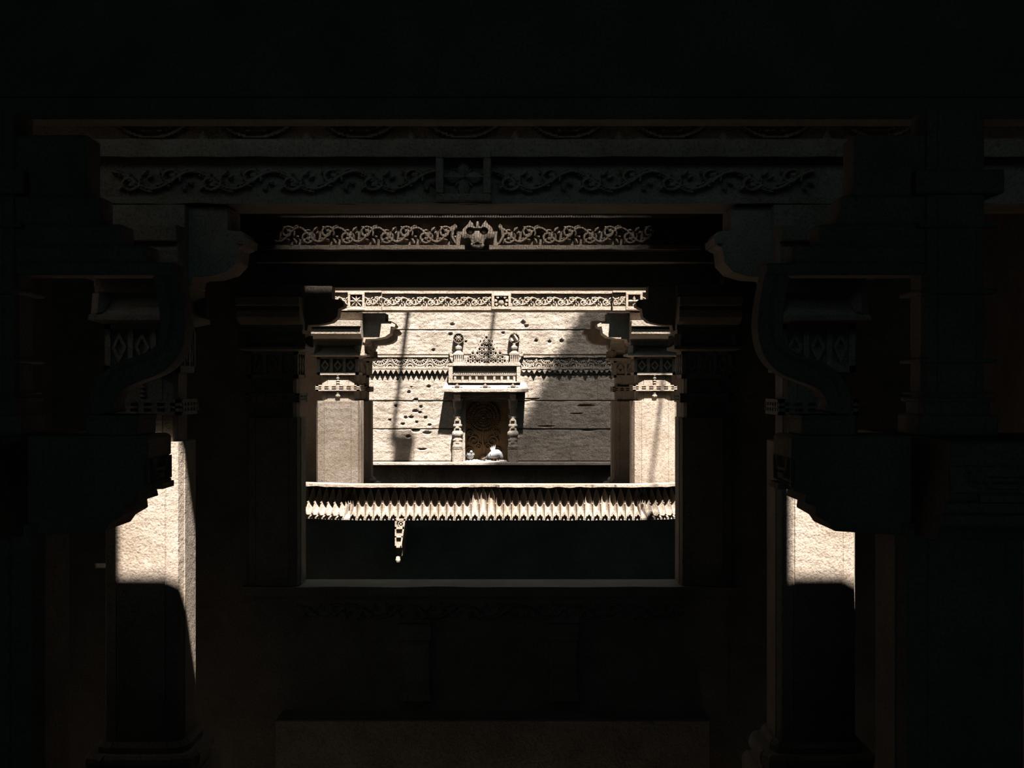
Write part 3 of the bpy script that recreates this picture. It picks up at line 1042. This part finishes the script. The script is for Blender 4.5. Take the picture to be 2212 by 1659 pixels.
# ------------------------------------------------------------------ near pillars with struts
def near_pillar(px, sgn):
    D, w = DL, .58
    t = thing('bracket_pillar', 'near-black pillar with curling strut, its jagged capital cut against the ' + ('longer' if sgn > 0 else 'shorter') + ' sunny patch', 'pillar', (X(px, D), D, 0), 'near pillars with curling struts')
    zz = lambda py: Z(py, D)
    stack([(-3.6, 1.5 * w), (0, 1.5 * w)], sq).build('pedestal', M_STONE, t, bevel=.01)
    stack([(0, 1.36 * w), (.1, 1.4 * w), (.14, 1.34 * w), (.14, 1.15 * w), (.22, 1.05 * w)], section).build('base', M_STONE, t)
    stack([(.22, w), (zz(1120), w)], section).build('shaft', M_STONE, t, bevel=.003)
    prof = [(.10, zz(1150)), (.47, zz(1140)), (.574, zz(1137)), (.60, zz(1120)), (.66, zz(1104)), (.655, zz(1085)), (.71, zz(1078)), (.70, zz(1060)),
            (.76, zz(1052)), (.775, zz(1040)), (.755, zz(1036)), (.755, zz(988)), (.77, zz(985)), (.77, zz(944)), (.75, zz(938)), (.10, zz(938))]
    for k in range(4):
        c, s = rot(k)
        hw = .228 if k % 2 else .215
        arm = MB().prism(prof, lambda u, v, q: (u * c - q * s, u * s + q * c, v), -hw, hw).build('capital_arm', M_STONE, t, bevel=.004)
        # end panel of the arm: two leaves and a moulded boss
        def pan(U, V):
            H = np.zeros(U.shape)
            for sg in (-1, 1):
                sp = [(sg * (.10 + .05 * math.sin(a)), .015 + .045 * a / 1.2) for a in np.linspace(-1.2, 1.2, 12)]
                H = np.maximum(H, stroke(U, V, sp, .012, .02, .02))
                for a in range(5):
                    H = np.maximum(H, lens(U, V, sg * .09, -.04 + .026 * a, (0.5 if sg > 0 else PI - .5), .08, .02, .018))
            H = np.where((np.abs(U) < .06) & (np.abs(V + .03) < .012), .025, H)
            H = np.where((np.abs(U) < .07) & (np.abs(V + .0) < .007), .02, H)
            H = np.where((np.abs(U) > .195), .018, H)
            return H
        me = relief('leaf_panel', -hw, hw, -.055, .055, .006, pan)
        o = link('leaf_panel', me, M_STONE, arm)
        o.location = (.7555 * c, .7555 * s, zz(1012))
        o.rotation_euler.z = k * PI / 2 + PI / 2
        MB().box(-hw * .5, hw * .5, -.03, .05, -.015, .012).build('roll', M_STONE, arm, (.78 * c, .78 * s, zz(1046)), rz=k * PI / 2 + PI / 2)
    # upper storey of the shaft with bands
    stack([(zz(938), .36), (zz(895), .36), (zz(895), .30), (zz(866), .30)], sq).build('upper_base', M_STONE, t, bevel=.006)
    stack([(zz(866), .29), (3.858, .29)], section).build('upper_shaft', M_STONE, t)
    for (a, b, wd) in ((868, 858, .34), (852, 846, .33), (785, 776, .35), (640, 630, .35), (500, 488, .36), (430, 380, .40)):
        stack([(zz(a), wd), (zz(b), wd)], sq).build('shaft_band', M_STONE, t, bevel=.006)
    # stepped corbel of the upper shaft that the strut props
    for (ya, yb, reach) in ((598, 572, .86), (572, 535, .74), (535, 490, .62), (490, 430, .52), (430, 300, .46)):
        MB().box(0, sgn * reach, -.11, .11, zz(ya), zz(yb)).build('stepped_corbel', M_STONE, t, bevel=.008)
    # stool block and S-shaped strut on the inner arm
    ix = sgn * .59
    MB().box(ix - .12, ix + .12, -.16, .16, zz(938), zz(895)).box(ix - .125, ix + .125, -.165, .165, zz(905), zz(895)).build('strut_block', M_STONE, t, bevel=.005)
    q = lambda px_, py_: (X(px_, D) - X(2045, D), zz(py_)) if sgn < 0 else (X(px_, D) - X(-10, D), zz(py_))
    if sgn > 0:
        cp = [(235, 893), (232, 860), (255, 822), (300, 800), (345, 782), (372, 755), (382, 715), (380, 670), (372, 625), (366, 596)]
    else:
        cp = [(1800, 893), (1803, 860), (1780, 822), (1738, 802), (1695, 785), (1668, 758), (1657, 715), (1659, 670), (1667, 625), (1673, 596)]
    path = [Vector((q(*c)[0], 0, q(*c)[1])) for c in cp]
    # smooth
    fine = []
    for i in range(len(path) - 1):
        p0, p1, p2, p3 = path[max(i - 1, 0)], path[i], path[i + 1], path[min(i + 2, len(path) - 1)]
        for k in range(5):
            f = k / 5
            fine.append(.5 * ((2 * p1) + (p2 - p0) * f + (2 * p0 - 5 * p1 + 4 * p2 - p3) * f * f + (3 * p1 - p0 - 3 * p2 + p3) * f ** 3))
    fine.append(path[-1])
    rings = []
    for i, p in enumerate(fine):
        tg = (fine[min(i + 1, len(fine) - 1)] - fine[max(i - 1, 0)]).normalized()
        nn = Vector((tg.z, 0, -tg.x))
        hw = .058
        rings.append([tuple(p + nn * a + Vector((0, b, 0))) for a, b in ((-hw, -.09), (hw, -.09), (hw, .09), (-hw, .09))])
    st = MB().loft(rings).build('strut', M_STONE, t, bevel=.005)
    bead = MB().lathe([(-.012, .004), (0, .014), (.012, .004)], 0, 0, 6).mesh('bead')
    bead.materials.append(M_STONE)
    for i in range(4, len(fine) - 2, 1):
        p = fine[i]
        link('bead', bead, M_STONE, st, (p.x, -.093, p.z + .03))
    return t


near_pillar(-10, 1)
near_pillar(2045, -1)
# beam over the near pillars
t = thing('near_beam', 'unlit stone beam spanning the near bracket pillars under the roof', 'beam', (0, DL, 3.86))
MB().box(-SIDE + .002, SIDE - .002, .10, .296, 0, 1.095).build('beam', M_STONE, t, bevel=.01)
MB().box(-SIDE + .002, SIDE - .002, .07, .10, .10, .16).build('upper_fillet', M_STONE, t)

# ------------------------------------------------------------------ carved lintels
def frame(mb, x0, x1, z0, z1, b, y0, y1):
    mb.box(x0, x1, y0, y1, z0, z0 + b).box(x0, x1, y0, y1, z1 - b, z1).box(x0, x0 + b, y0, y1, z0 + b, z1 - b).box(x1 - b, x1, y0, y1, z0 + b, z1 - b)
    return mb


def rough_rail(parent, name, x0, x1, z0, z1, y0, y1, amp=.006, n=80, mat=M_STONE, seed=0):
    rings = []
    for i in range(n + 1):
        u = x0 + (x1 - x0) * i / n
        a = mnoise.noise(Vector((u * 5, seed, 1))) * amp
        b = mnoise.noise(Vector((u * 5, seed, 4))) * amp
        c = mnoise.noise(Vector((u * 8, seed, 7))) * amp
        rings.append([(u, y0 + c, z0 + a), (u, y1, z0 + a), (u, y1, z1 + b), (u, y0 + c, z1 + b)])
    return MB().loft(rings).build(name, mat, parent, bevel=0)


# lintel of the tall pillars: broad band, dim vine and square rosette, fan lunettes above
def big_lintel():
    Df = 9.25
    t = thing('rosette_lintel', 'dim stone lintel with a square rosette and vine frieze above the tall pillars', 'lintel', (0, Df, Z(440, Df)))
    zz = lambda py: Z(py, Df) - Z(440, Df)
    xx = lambda px: X(px, Df)
    MB().box(-SIDE, SIDE, .055, .55, 0, zz(296)).build('core', M_STONE, t)
    rough_rail(t, 'upper_band', -SIDE, SIDE, zz(340), zz(302), -.03, .07, .008, 160, seed=1)
    rough_rail(t, 'lower_band', -SIDE, SIDE, zz(440), zz(426), -.01, .07, .009, 160, seed=2)
    x0, x1 = xx(942), xx(1061)
    mb = frame(MB(), x0, x1, zz(437), zz(327), .052, -.045, .06)
    fr = mb.build('rosette_frame', M_STONE, t, bevel=.006)
    R = (x1 - x0) / 2 - .05
    link('rosette', relief('rosette', -R, R, -R, R, .006, flower_fn(R * 1.05, 4, .05, .14, .55, PI / 4 * 0)), M_STONE, t, (xx(1001.5), .054, zz(382)))
    link('rosette', relief('rosette_small', -R * .6, R * .6, -R * .6, R * .6, .006, flower_fn(R * .62, 4, .03, .2, .4, PI / 4)), M_STONE, t, (xx(1001.5), .052, zz(382)))
    h = zz(362) - zz(414)
    run_vine(t, xx(1063), xx(1760), zz(388), .056, h, .045, .008, 88 * Df / F, M_STONE)
    run_vine(t, xx(240), xx(940), zz(388), .056, h, .045, .008, 88 * Df / F, M_STONE)
    # fan lunettes above the lintel
    Rl = 112 * Df / F
    def fan(U, V):
        r = np.hypot(U, (V - .36) * 1.0)
        H = np.zeros(U.shape)
        for (a, b) in ((.26, .285), (.30, .315), (.335, .36)):
            H = np.where((r > a) & (r < b), .05, H)
        ph = np.abs((np.arctan2(U, .36 - V) * 14 / PI) % 1 - .5)
        H = np.where((r > .12) & (r < .25) & (ph > .22), .04, H)
        return H
    fm = relief('fan_lunette', -Rl, Rl, .0, .125, .01, fan)
    cone = MB().lathe([(0, .035), (.015, .034), (.045, .018), (.07, .003)], 0, 0, 8).mesh('cone')
    cone.materials.append(M_STONE)
    MB().box(-SIDE, SIDE, .06, .55, zz(296), zz(296) + .14).build('attic_course', M_STONE, t)
    for k in range(-3, 5):
        cx = 1001 + k * 225
        if 200 < cx < 2000:
            link('fan_lunette', fm, M_STONE, t, (xx(cx), .058, zz(300)))
        if 200 < cx + 112 < 1900:
            link('cone', cone, M_STONE, t, (xx(cx + 112), .02, zz(302)))
    return t


big_lintel()
# lintel with the horned face mask over the framed opening
FACE = [(915, 125), (970, 180), (985, 235), (1010, 245), (1018, 150), (1065, 150), (1075, 240), (1105, 235), (1130, 175), (1185, 125), (1215, 180), (1290, 250), (1335, 360), (1310, 430),
        (1250, 455), (1200, 440), (1165, 470), (1150, 530), (1165, 560), (1130, 600), (1050, 612), (960, 592), (915, 550), (930, 510), (915, 460), (880, 440),
        (820, 455), (770, 430), (750, 370), (790, 270), (870, 190)]


def face_lintel():
    Df = 13.22
    t = thing('mask_lintel', 'grey carved lintel with a horned face mask between running vine scrolls', 'lintel', (0, Df, Z(540, Df)))
    zz = lambda py: Z(py, Df) - Z(540, Df)
    xx = lambda px: X(px, Df)
    xa, xb = xx(470), xx(1650)
    MB().box(xa, xb, .05, .55, 0, zz(455)).build('core', M_STONE, t)
    rough_rail(t, 'top_fillet', xa, xb, zz(470), zz(464), -.02, .06, .004, 120, seed=3)
    rough_rail(t, 'lower_fillet', xa, xx(1004), zz(539), zz(530), -.03, .06, .005, 80, seed=4)
    rough_rail(t, 'lower_fillet', xx(1057), xb, zz(539), zz(530), -.03, .06, .005, 80, seed=5)
    h = zz(486) - zz(528)
    run_vine(t, xx(560), xx(985), zz(507), .052, h, .055, .0055, 44 * Df / F, M_STONE)
    run_vine(t, xx(1078), xx(1560), zz(507), .052, h, .055, .0055, 44 * Df / F, M_STONE)
    # mask
    k = 1 / 7.9
    out = [((px - 1040) * k * Df / F, (370 - py) * k * Df / F) for px, py in FACE]
    P = np.array(out)
    def inside(U, V):
        c = np.zeros(U.shape, bool)
        n = len(P)
        j = n - 1
        for i in range(n):
            xi, yi = P[i]
            xj, yj = P[j]
            m = ((yi > V) != (yj > V)) & (U < (xj - xi) * (V - yi) / (yj - yi + 1e-12) + xi)
            c ^= m
            j = i
        return c
    e = k * Df / F
    def face(U, V):
        d, _ = dist_poly(U, V, out + [out[0]])
        H = np.where(inside(U, V), .05 + .022 * np.clip(d / .05, 0, 1) ** .5, 0)
        for ex in (-122, 110):
            q = ((U - ex * e) / (72 * e)) ** 2 + ((V - 60 * e) / (62 * e)) ** 2
            H = np.where((q < 1) & (H > 0), .012, H)
            H = np.where((q < .42) & (H > 0), 0.008 + .032 * np.sqrt(np.clip(1 - q / .42, 0, 1)), H)
        br = (np.abs(U + 5 * e) < 60 * e) & (np.abs(V - 85 * e) < 22 * e)
        H = np.where(br & (H > 0), .015, H)
        H = np.where(np.hypot(U - 0 * e, (V + 150 * e) * 1.6) < 28 * e, np.minimum(H, .055), H)
        H = np.where((np.abs(V + 165 * e) < 9 * e) & (np.abs(U) < 80 * e) & (H > 0), .045, H)
        nose = .016 * np.clip(1 - (np.abs(U) / (70 * e)) ** 2 - ((V + 60 * e) / (120 * e)) ** 2, 0, 1)
        H = np.where(H > .05, H + nose, H)
        return H
    hw, hh = 310 * e, 260 * e
    mk = link('face_mask', relief_cut('face_mask', -hw, hw, -hh, hh, .0045, face, back=.06), M_STONE, t, (xx(1031.5), 0.035, zz(460 + 370 * k)))
    mk['label'] = 'horned goggle-eyed face mask in pale stone'
    # scroll whiskers on both sides of the mask
    for sg in (-1, 1):
        def wh(U, V):
            sp = [(.0, -.09), (sg * .03, -.06), (sg * .055, -.01), (sg * .05, .05), (sg * .03, .08)]
            H = stroke(U, V, sp, .012, .022, .07)
            H = np.maximum(H, lens(U, V, sg * .03, .05, PI / 2, .07, .05, .07))
            return H
        link('whisker_scroll', relief_cut('whisker_scroll', -.1, .1, -.12, .14, .005, wh, back=.03), M_STONE, t, (xx(1031.5 + sg * 42), .045, zz(510)))
    # plain lower beam
    MB().box(xx(480), xx(1640), .62, .98, Z(622, 13.9) - Z(540, Df), .3).build('lower_beam', M_STONE, t, bevel=.006)
    MB().box(xx(540), xx(1580), .16, .60, -.10, 0.0).build('soffit_slab', M_STONE, t, bevel=.006)
    return t


face_lintel()

# ------------------------------------------------------------------ sill under the framed opening
Ds = 13.2
t = thing('stone_sill', 'pale worn stone sill across the bottom of the framed opening', 'sill', (0, Ds, -3.6))
zt = Z(1268, Ds) + 3.6
rings = []
for i in range(81):
    u = X(522, Ds) + (X(1598, Ds) - X(522, Ds)) * i / 80
    a = .010 * mnoise.noise(Vector((u * 2.2, 3, 1)))
    b = .008 * mnoise.noise(Vector((u * 3, 8, 1)))
    rings.append([(u, 0 + b, zt - .09), (u, .52, zt - .09), (u, .52, zt), (u, 0 + b, zt + a)])
MB().loft(rings).build('sill_slab', M_STONE, t)
MB().box(X(543, Ds), X(1575, Ds), .06, .5, 0, zt - .09).build('parapet', M_STONE, t)
run_vine(t, X(640, Ds), X(1480, Ds), zt - .24, .062, .16, .03, .01, .26, M_STONE)
for px in (898, 1216):
    p = MB().box(-.13, .13, -.02, .1, zt - 1.0, zt - .36).build('pilaster', M_STONE, t, (X(px, Ds), 0, 0), bevel=.006)
    MB().box(-.15, .15, -.05, .08, zt - .5, zt - .35).build('pilaster_cap', M_STONE, p, bevel=.006)
    MB().box(-.15, .15, -.05, .08, zt - 1.08, zt - .98).build('pilaster_foot', M_STONE, p, bevel=.006)
mb = MB().box(X(600, 13.0), X(1530, 13.0), -.35, .06, 0, Z(1556, 12.85) + 3.6)
mb.build('plinth_step', M_STONE, t, bevel=.01)


# ------------------------------------------------------------------ lintel over the front pillars of the well
def well_lintel():
    Df = 17.22
    t = thing('vine_lintel', 'sunlit carved lintel with flower squares and vine scrolls over the well balcony', 'lintel', (0, Df, Z(673, Df)))
    zz = lambda py: Z(py, Df) - Z(673, Df)
    xx = lambda px: X(px, Df)
    MB().box(xx(640), xx(1500), .0, .5, 0.02, zz(629)).build('core', M_STONE, t)
    rough_rail(t, 'top_fillet', xx(640), xx(1500), zz(634.5), zz(629), -.042, .02, .003, 120, seed=11)
    rough_rail(t, 'lower_fillet', xx(824), xx(1324), zz(670), zz(662), -.035, .02, .003, 100, seed=12)
    MB().prism([(-.03, zz(670)), (0.03, zz(674)), (.1, zz(674)), (.1, zz(670))], lambda u, v, q: (q, u, v), xx(640), xx(1500)).build('lower_chamfer', M_STONE, t)
    h = zz(641) - zz(661.5)
    run_vine(t, xx(826), xx(1062), zz(651.3), -.001, h, .032, .0035, 23.6 * Df / F, M_STONE)
    run_vine(t, xx(1104), xx(1322), zz(651.3), -.001, h, .032, .0035, 23.6 * Df / F, M_STONE)
    # central square with a lotus
    fr = frame(MB(), xx(1062), xx(1104), zz(669), zz(634), .034, -.06, .02).build('lotus_frame', M_STONE, t, bevel=.004)
    def lotus(U, V):
        r = np.hypot(U, V)
        a = np.arctan2(V, U)
        H = np.where((r > .052) & (r < .085) & (np.sin(a * 9) > -.5), .05, 0)
        H = np.maximum(H, .03 * np.sqrt(np.clip(1 - (r / .05) ** 2, 0, 1)))
        H = np.where((np.abs(U) + np.abs(V) > .135), .03 * (np.sin(U * 90) > -.3), H)
        return H
    link('lotus', relief('lotus', -.088, .088, -.07, .07, .004, lotus), M_STONE, t, (xx(1083), -.002, zz(651.5)))
    # proud end blocks with flower squares
    for (a, b, fa, fb, nm) in ((742 - 40, 826, 754, 790, 8), (1322, 1385 + 45, 1350, 1386, 4)):
        MB().box(xx(a), xx(b), -.085, .1, zz(672), zz(630)).build('end_block', M_STONE, t)
        MB().box(xx(a), xx(b), -.125, -.08, zz(672), zz(663)).build('end_fillet', M_STONE, t, bevel=.003)
        MB().box(xx(a), xx(b), -.13, -.08, zz(633.5), zz(629.5)).build('end_fillet', M_STONE, t, bevel=.003)
        frame(MB(), xx(fa), xx(fb), zz(671), zz(633), .03, -.145, -.08).build('flower_frame', M_STONE, t, bevel=.004)
        R = (xx(fb) - xx(fa)) / 2 - .026
        link('flower', relief('flower', -R, R, -R, R, .0035, flower_fn(R * 1.08, nm, .05, .2, .36 if nm == 8 else .5)), M_STONE, t, (xx((fa + fb) / 2), -.086, zz(652)))
        if b < 1000:
            run_vine(t, xx(fb), xx(b), zz(651.3), -.086, h, .032, .0035, 18 * Df / F, M_STONE)
            run_vine(t, xx(a), xx(fa), zz(651.3), -.086, h, .032, .0035, 18 * Df / F, M_STONE)
        else:
            run_vine(t, xx(a), xx(fa), zz(651.3), -.086, h, .032, .0035, 18 * Df / F, M_STONE)
            run_vine(t, xx(fb), xx(b), zz(651.3), -.086, h, .032, .0035, 18 * Df / F, M_STONE)
    return t


well_lintel()


# ------------------------------------------------------------------ petal ledge of the balcony
def petal_ledge():
    Df = 16.80
    s = Df / F
    z0 = Z(1117, Df)
    t = thing('petal_ledge', 'sunlit stone ledge carved with a row of upright lotus petals', 'ledge', (0, Df, z0))
    zz = lambda py: Z(py, Df) - z0
    top, bot = zz(1045.5), 0.0
    lipb = zz(1051)
    xa, xb = X(757, Df), X(1384, Df)
    ang = math.radians(25)
    segs = [(Vector((xa - .95 * math.cos(ang), .95 * math.sin(ang), 0)), Vector((xa, 0, 0)), -ang),
            (Vector((xa, 0, 0)), Vector((xb, 0, 0)), 0.0),
            (Vector((xb, 0, 0)), Vector((xb + .95 * math.cos(ang), .95 * math.sin(ang), 0)), ang)]
    pitch = 17.35 * s
    hz = zz(1054)
    # petal: trough-shaped leaf, foot proud of the tip
    def petal_mesh(w, tip_shift=0.0):
        mb = MB()
        nv, nu = 12, 6
        grid = []
        for i in range(nv + 1):
            f = i / nv                       # 0 foot, 1 tip
            half = w / 2 * (1.0 if f < .45 else max(0.02, math.cos((f - .45) / .55 * PI / 2) ** .8))
            prof = -.155 * (1 - f) ** 1.3 + .02 * math.sin(f * PI)
            row = []
            for j in range(nu + 1):
                q = j / nu * 2 - 1
                trough = .088 * (1 - q * q) * min(1, (half / (w / 2))) * (.35 + .65 * min(1, f / .25))
                row.append((q * half, prof + trough - .012, f * hz))
            grid.append(row)
        vs = [p for r in grid for p in r]
        n = nu + 1
        fs = []
        for i in range(nv):
            for j in range(nu):
                fs.append((i * n + j, i * n + j + 1, (i + 1) * n + j + 1, (i + 1) * n + j))
        m = len(vs)
        # back surface
        vs += [(p[0], .10, p[2]) for r in grid for p in (r[0], r[-1])]
        for i in range(nv):
            fs.append((i * n, (i + 1) * n, m + (i + 1) * 2, m + i * 2))
            fs.append((i * n + nu, m + i * 2 + 1, m + (i + 1) * 2 + 1, (i + 1) * n + nu))
        mb.add(vs, fs)
        return mb.mesh('petal')
    pm = petal_mesh(pitch * .93)
    pm.materials.append(M_STONE)
    # pointed leaf seen between the tips
    bmesh_ = MB().prism([(-pitch * .40, hz * .45), (pitch * .40, hz * .45), (pitch * .40, hz * .80), (0, hz * .985), (-pitch * .40, hz * .80)], lambda u, v, q: (u, q, v), .055, .11).mesh('rear_leaf', .004)
    bmesh_.materials.append(M_STONE)
    # chevron stud at the foot
    cw, ch = pitch * .34, zz(1104) - zz(1112)
    chev = MB().prism([(-cw, 0), (-cw * .55, 0), (0, ch * .62), (cw * .55, 0), (cw, 0), (0, ch * 1.25)], lambda u, v, q: (u, q, v + .026), -.185, -.09).mesh('chevron', .0)
    chev.materials.append(M_STONE)
    tie = MB().cbox(0, -.045, 0, pitch * .12, .05, .012).mesh('tie')
    tie.materials.append(M_STONE)
    for (a, b, ry) in segs:
        L = (b - a).length
        n = max(1, round(L / pitch))
        d = (b - a) / n
        for i in range(n):
            c = a + d * (i + .5)
            link('petal', pm, M_STONE, t, (c.x, c.y, 0), ry)
            link('chevron', chev, M_STONE, t, (c.x, c.y, 0), ry)
            e = a + d * i
            link('rear_leaf', bmesh_, M_STONE, t, (e.x, e.y, 0), ry)
            link('tie', tie, M_STONE, t, (e.x, e.y, zz(1087)), ry)
    for (q, ry) in ((xa, -ang / 2), (xb, ang / 2)):
        link('petal', pm, M_STONE, t, (q, .012, 0), ry)
    # core, lip and foot fillet
    def strip(name, pts, off_out, off_in, za, zb, amp=0.0, gaps=(), mat=M_STONE):
        path = []
        for (a, b, ry) in segs:
            n = max(2, int((b - a).length / .025))
            path += [(a + (b - a) * i / n, ry) for i in range(n)]
        path.append((segs[-1][1], segs[-1][2]))
        rings = []
        out = []
        for (p, ry) in path:
            nrm = Vector((math.sin(ry), -math.cos(ry), 0))
            w1 = amp * mnoise.noise(Vector((p.x * 8, 1, 2)))
            w2 = amp * mnoise.noise(Vector((p.x * 9, 5, 2)))
            w3 = abs(amp * 1.4 * mnoise.noise(Vector((p.x * 7, 9, 2))))
            px = 1106 + p.x / s
            cut = 0.0
            for (g0, g1, dep) in gaps:
                if g0 < px < g1:
                    cut = max(cut, dep * min(1, (px - g0) / 6, (g1 - px) / 6) * (1 + .35 * mnoise.noise(Vector((p.x * 30, 3, 3)))))
            o, q = p + nrm * (off_out - w3 - cut), p + nrm * off_in
            rings.append([(o.x, o.y, za + w1), (q.x, q.y, za), (q.x, q.y, zb), (o.x, o.y, zb + w2 * .3)])
        return MB().loft(rings).build(name, mat, t)
    strip('core', None, -.07, -.1, bot, lipb)
    strip('lip', None, .135, -.1, lipb, top, .012, ((1018, 1078, .085), (1262, 1282, .05), (1296, 1330, .06)))
    strip('foot_fillet', None, .155, -.1, -.022, 0.0, .006)
    strip('soffit', None, .08, -.1, -.05, -.022)
    return t


petal_ledge()
# fill between the ledge and the storey front
# slim corbel made up to give the shape of a sunlight sliver
Dk = 16.62
t = thing('sunlight_sliver_block', 'slim carved block made up to stand for a sliver of sunlight beneath the petal ledge', 'corbel', (X(864, Dk), Dk, Z(1217, Dk)))
zz = lambda py: Z(py, Dk) - Z(1217, Dk)
xx = lambda px: X(px, Dk) - X(864, Dk)
mb = MB().prism([(xx(853), zz(1183)), (xx(867), zz(1183)), (xx(875), zz(1128)), (xx(853), zz(1128))], lambda u, v, q: (u, q, v), .03, .86)
mb.build('body', M_STONE, t)
mb = MB().box(xx(853), xx(876), 0, .05, zz(1125), zz(1120.5)).box(xx(853), xx(873), .0, .05, zz(1143), zz(1138)).box(xx(853), xx(870), 0, .05, zz(1161), zz(1158))
mb.box(xx(853), xx(868), 0, .05, zz(1183), zz(1179)).box(xx(853), xx(856), 0, .05, zz(1183), zz(1121))
mb.prism([(xx(864), zz(1183)), (xx(867), zz(1183)), (xx(876), zz(1121)), (xx(872), zz(1121))], lambda u, v, q: (u, q, v), 0, .05)
mb.build('front_frame', M_STONE, t)
me = relief('scroll_panel', xx(856), xx(872), zz(1138), zz(1126), .004, lambda U, V: .025 * (np.sin(np.hypot(U - .01, V - zz(1132)) * 260) > 0))
link('scroll_panel', me, M_STONE, t, (0, .029, 0))
MB().prism([(xx(853), zz(1205)), (xx(866), zz(1205)), (xx(867), zz(1183)), (xx(853), zz(1183))], lambda u, v, q: (u, q, v), .2, .86).build('neck', M_STONE, t)
MB().lathe([(zz(1217), .008), (zz(1215), .024), (zz(1211), .03), (zz(1206), .024), (zz(1203), .012)], xx(859), .05, 10).box(xx(855), xx(863), .06, .86, zz(1212), zz(1204)).build('drop_knob', M_STONE, t)

# ------------------------------------------------------------------ bracket beams high on the rear wall that throw the thin shadows
for (x0, y0, blk) in ((-1.45, 22.45, True), (.16, 23.0, False)):
    t = thing('well_beam', 'slender stone beam ending in a block high over the well mouth' if blk else 'plain slender stone beam high over the well mouth', 'beam', (x0, DW, 7.92), 'slender beams over the well mouth')
    MB().box(-.04 if blk else -.028, .04 if blk else .028, y0 - DW, 0.0, 0, .12).build('shaft', M_STONE, t)
    if blk:
        MB().box(.04, .41, y0 - .33 - DW, y0 + .02 - DW, -.02, .14).box(-.05, .42, y0 - .05 - DW, y0 + .02 - DW, 0, .12).build('end_block', M_STONE, t)
t = thing('shadow_streak_bar', 'unseen short bar added to cast a thin shadow streak on the bright balcony pillar', 'bar', (2.29, 13.9, 5.98))  # added only to throw a streak of shadow down the pillar
MB().box(-.018, .018, 0, 1.6, 0, .06).build('shaft', M_STONE, t)
MB().box(-.09, .09, -.3, .0, -.878, .10).build('root_block', M_STONE, t)
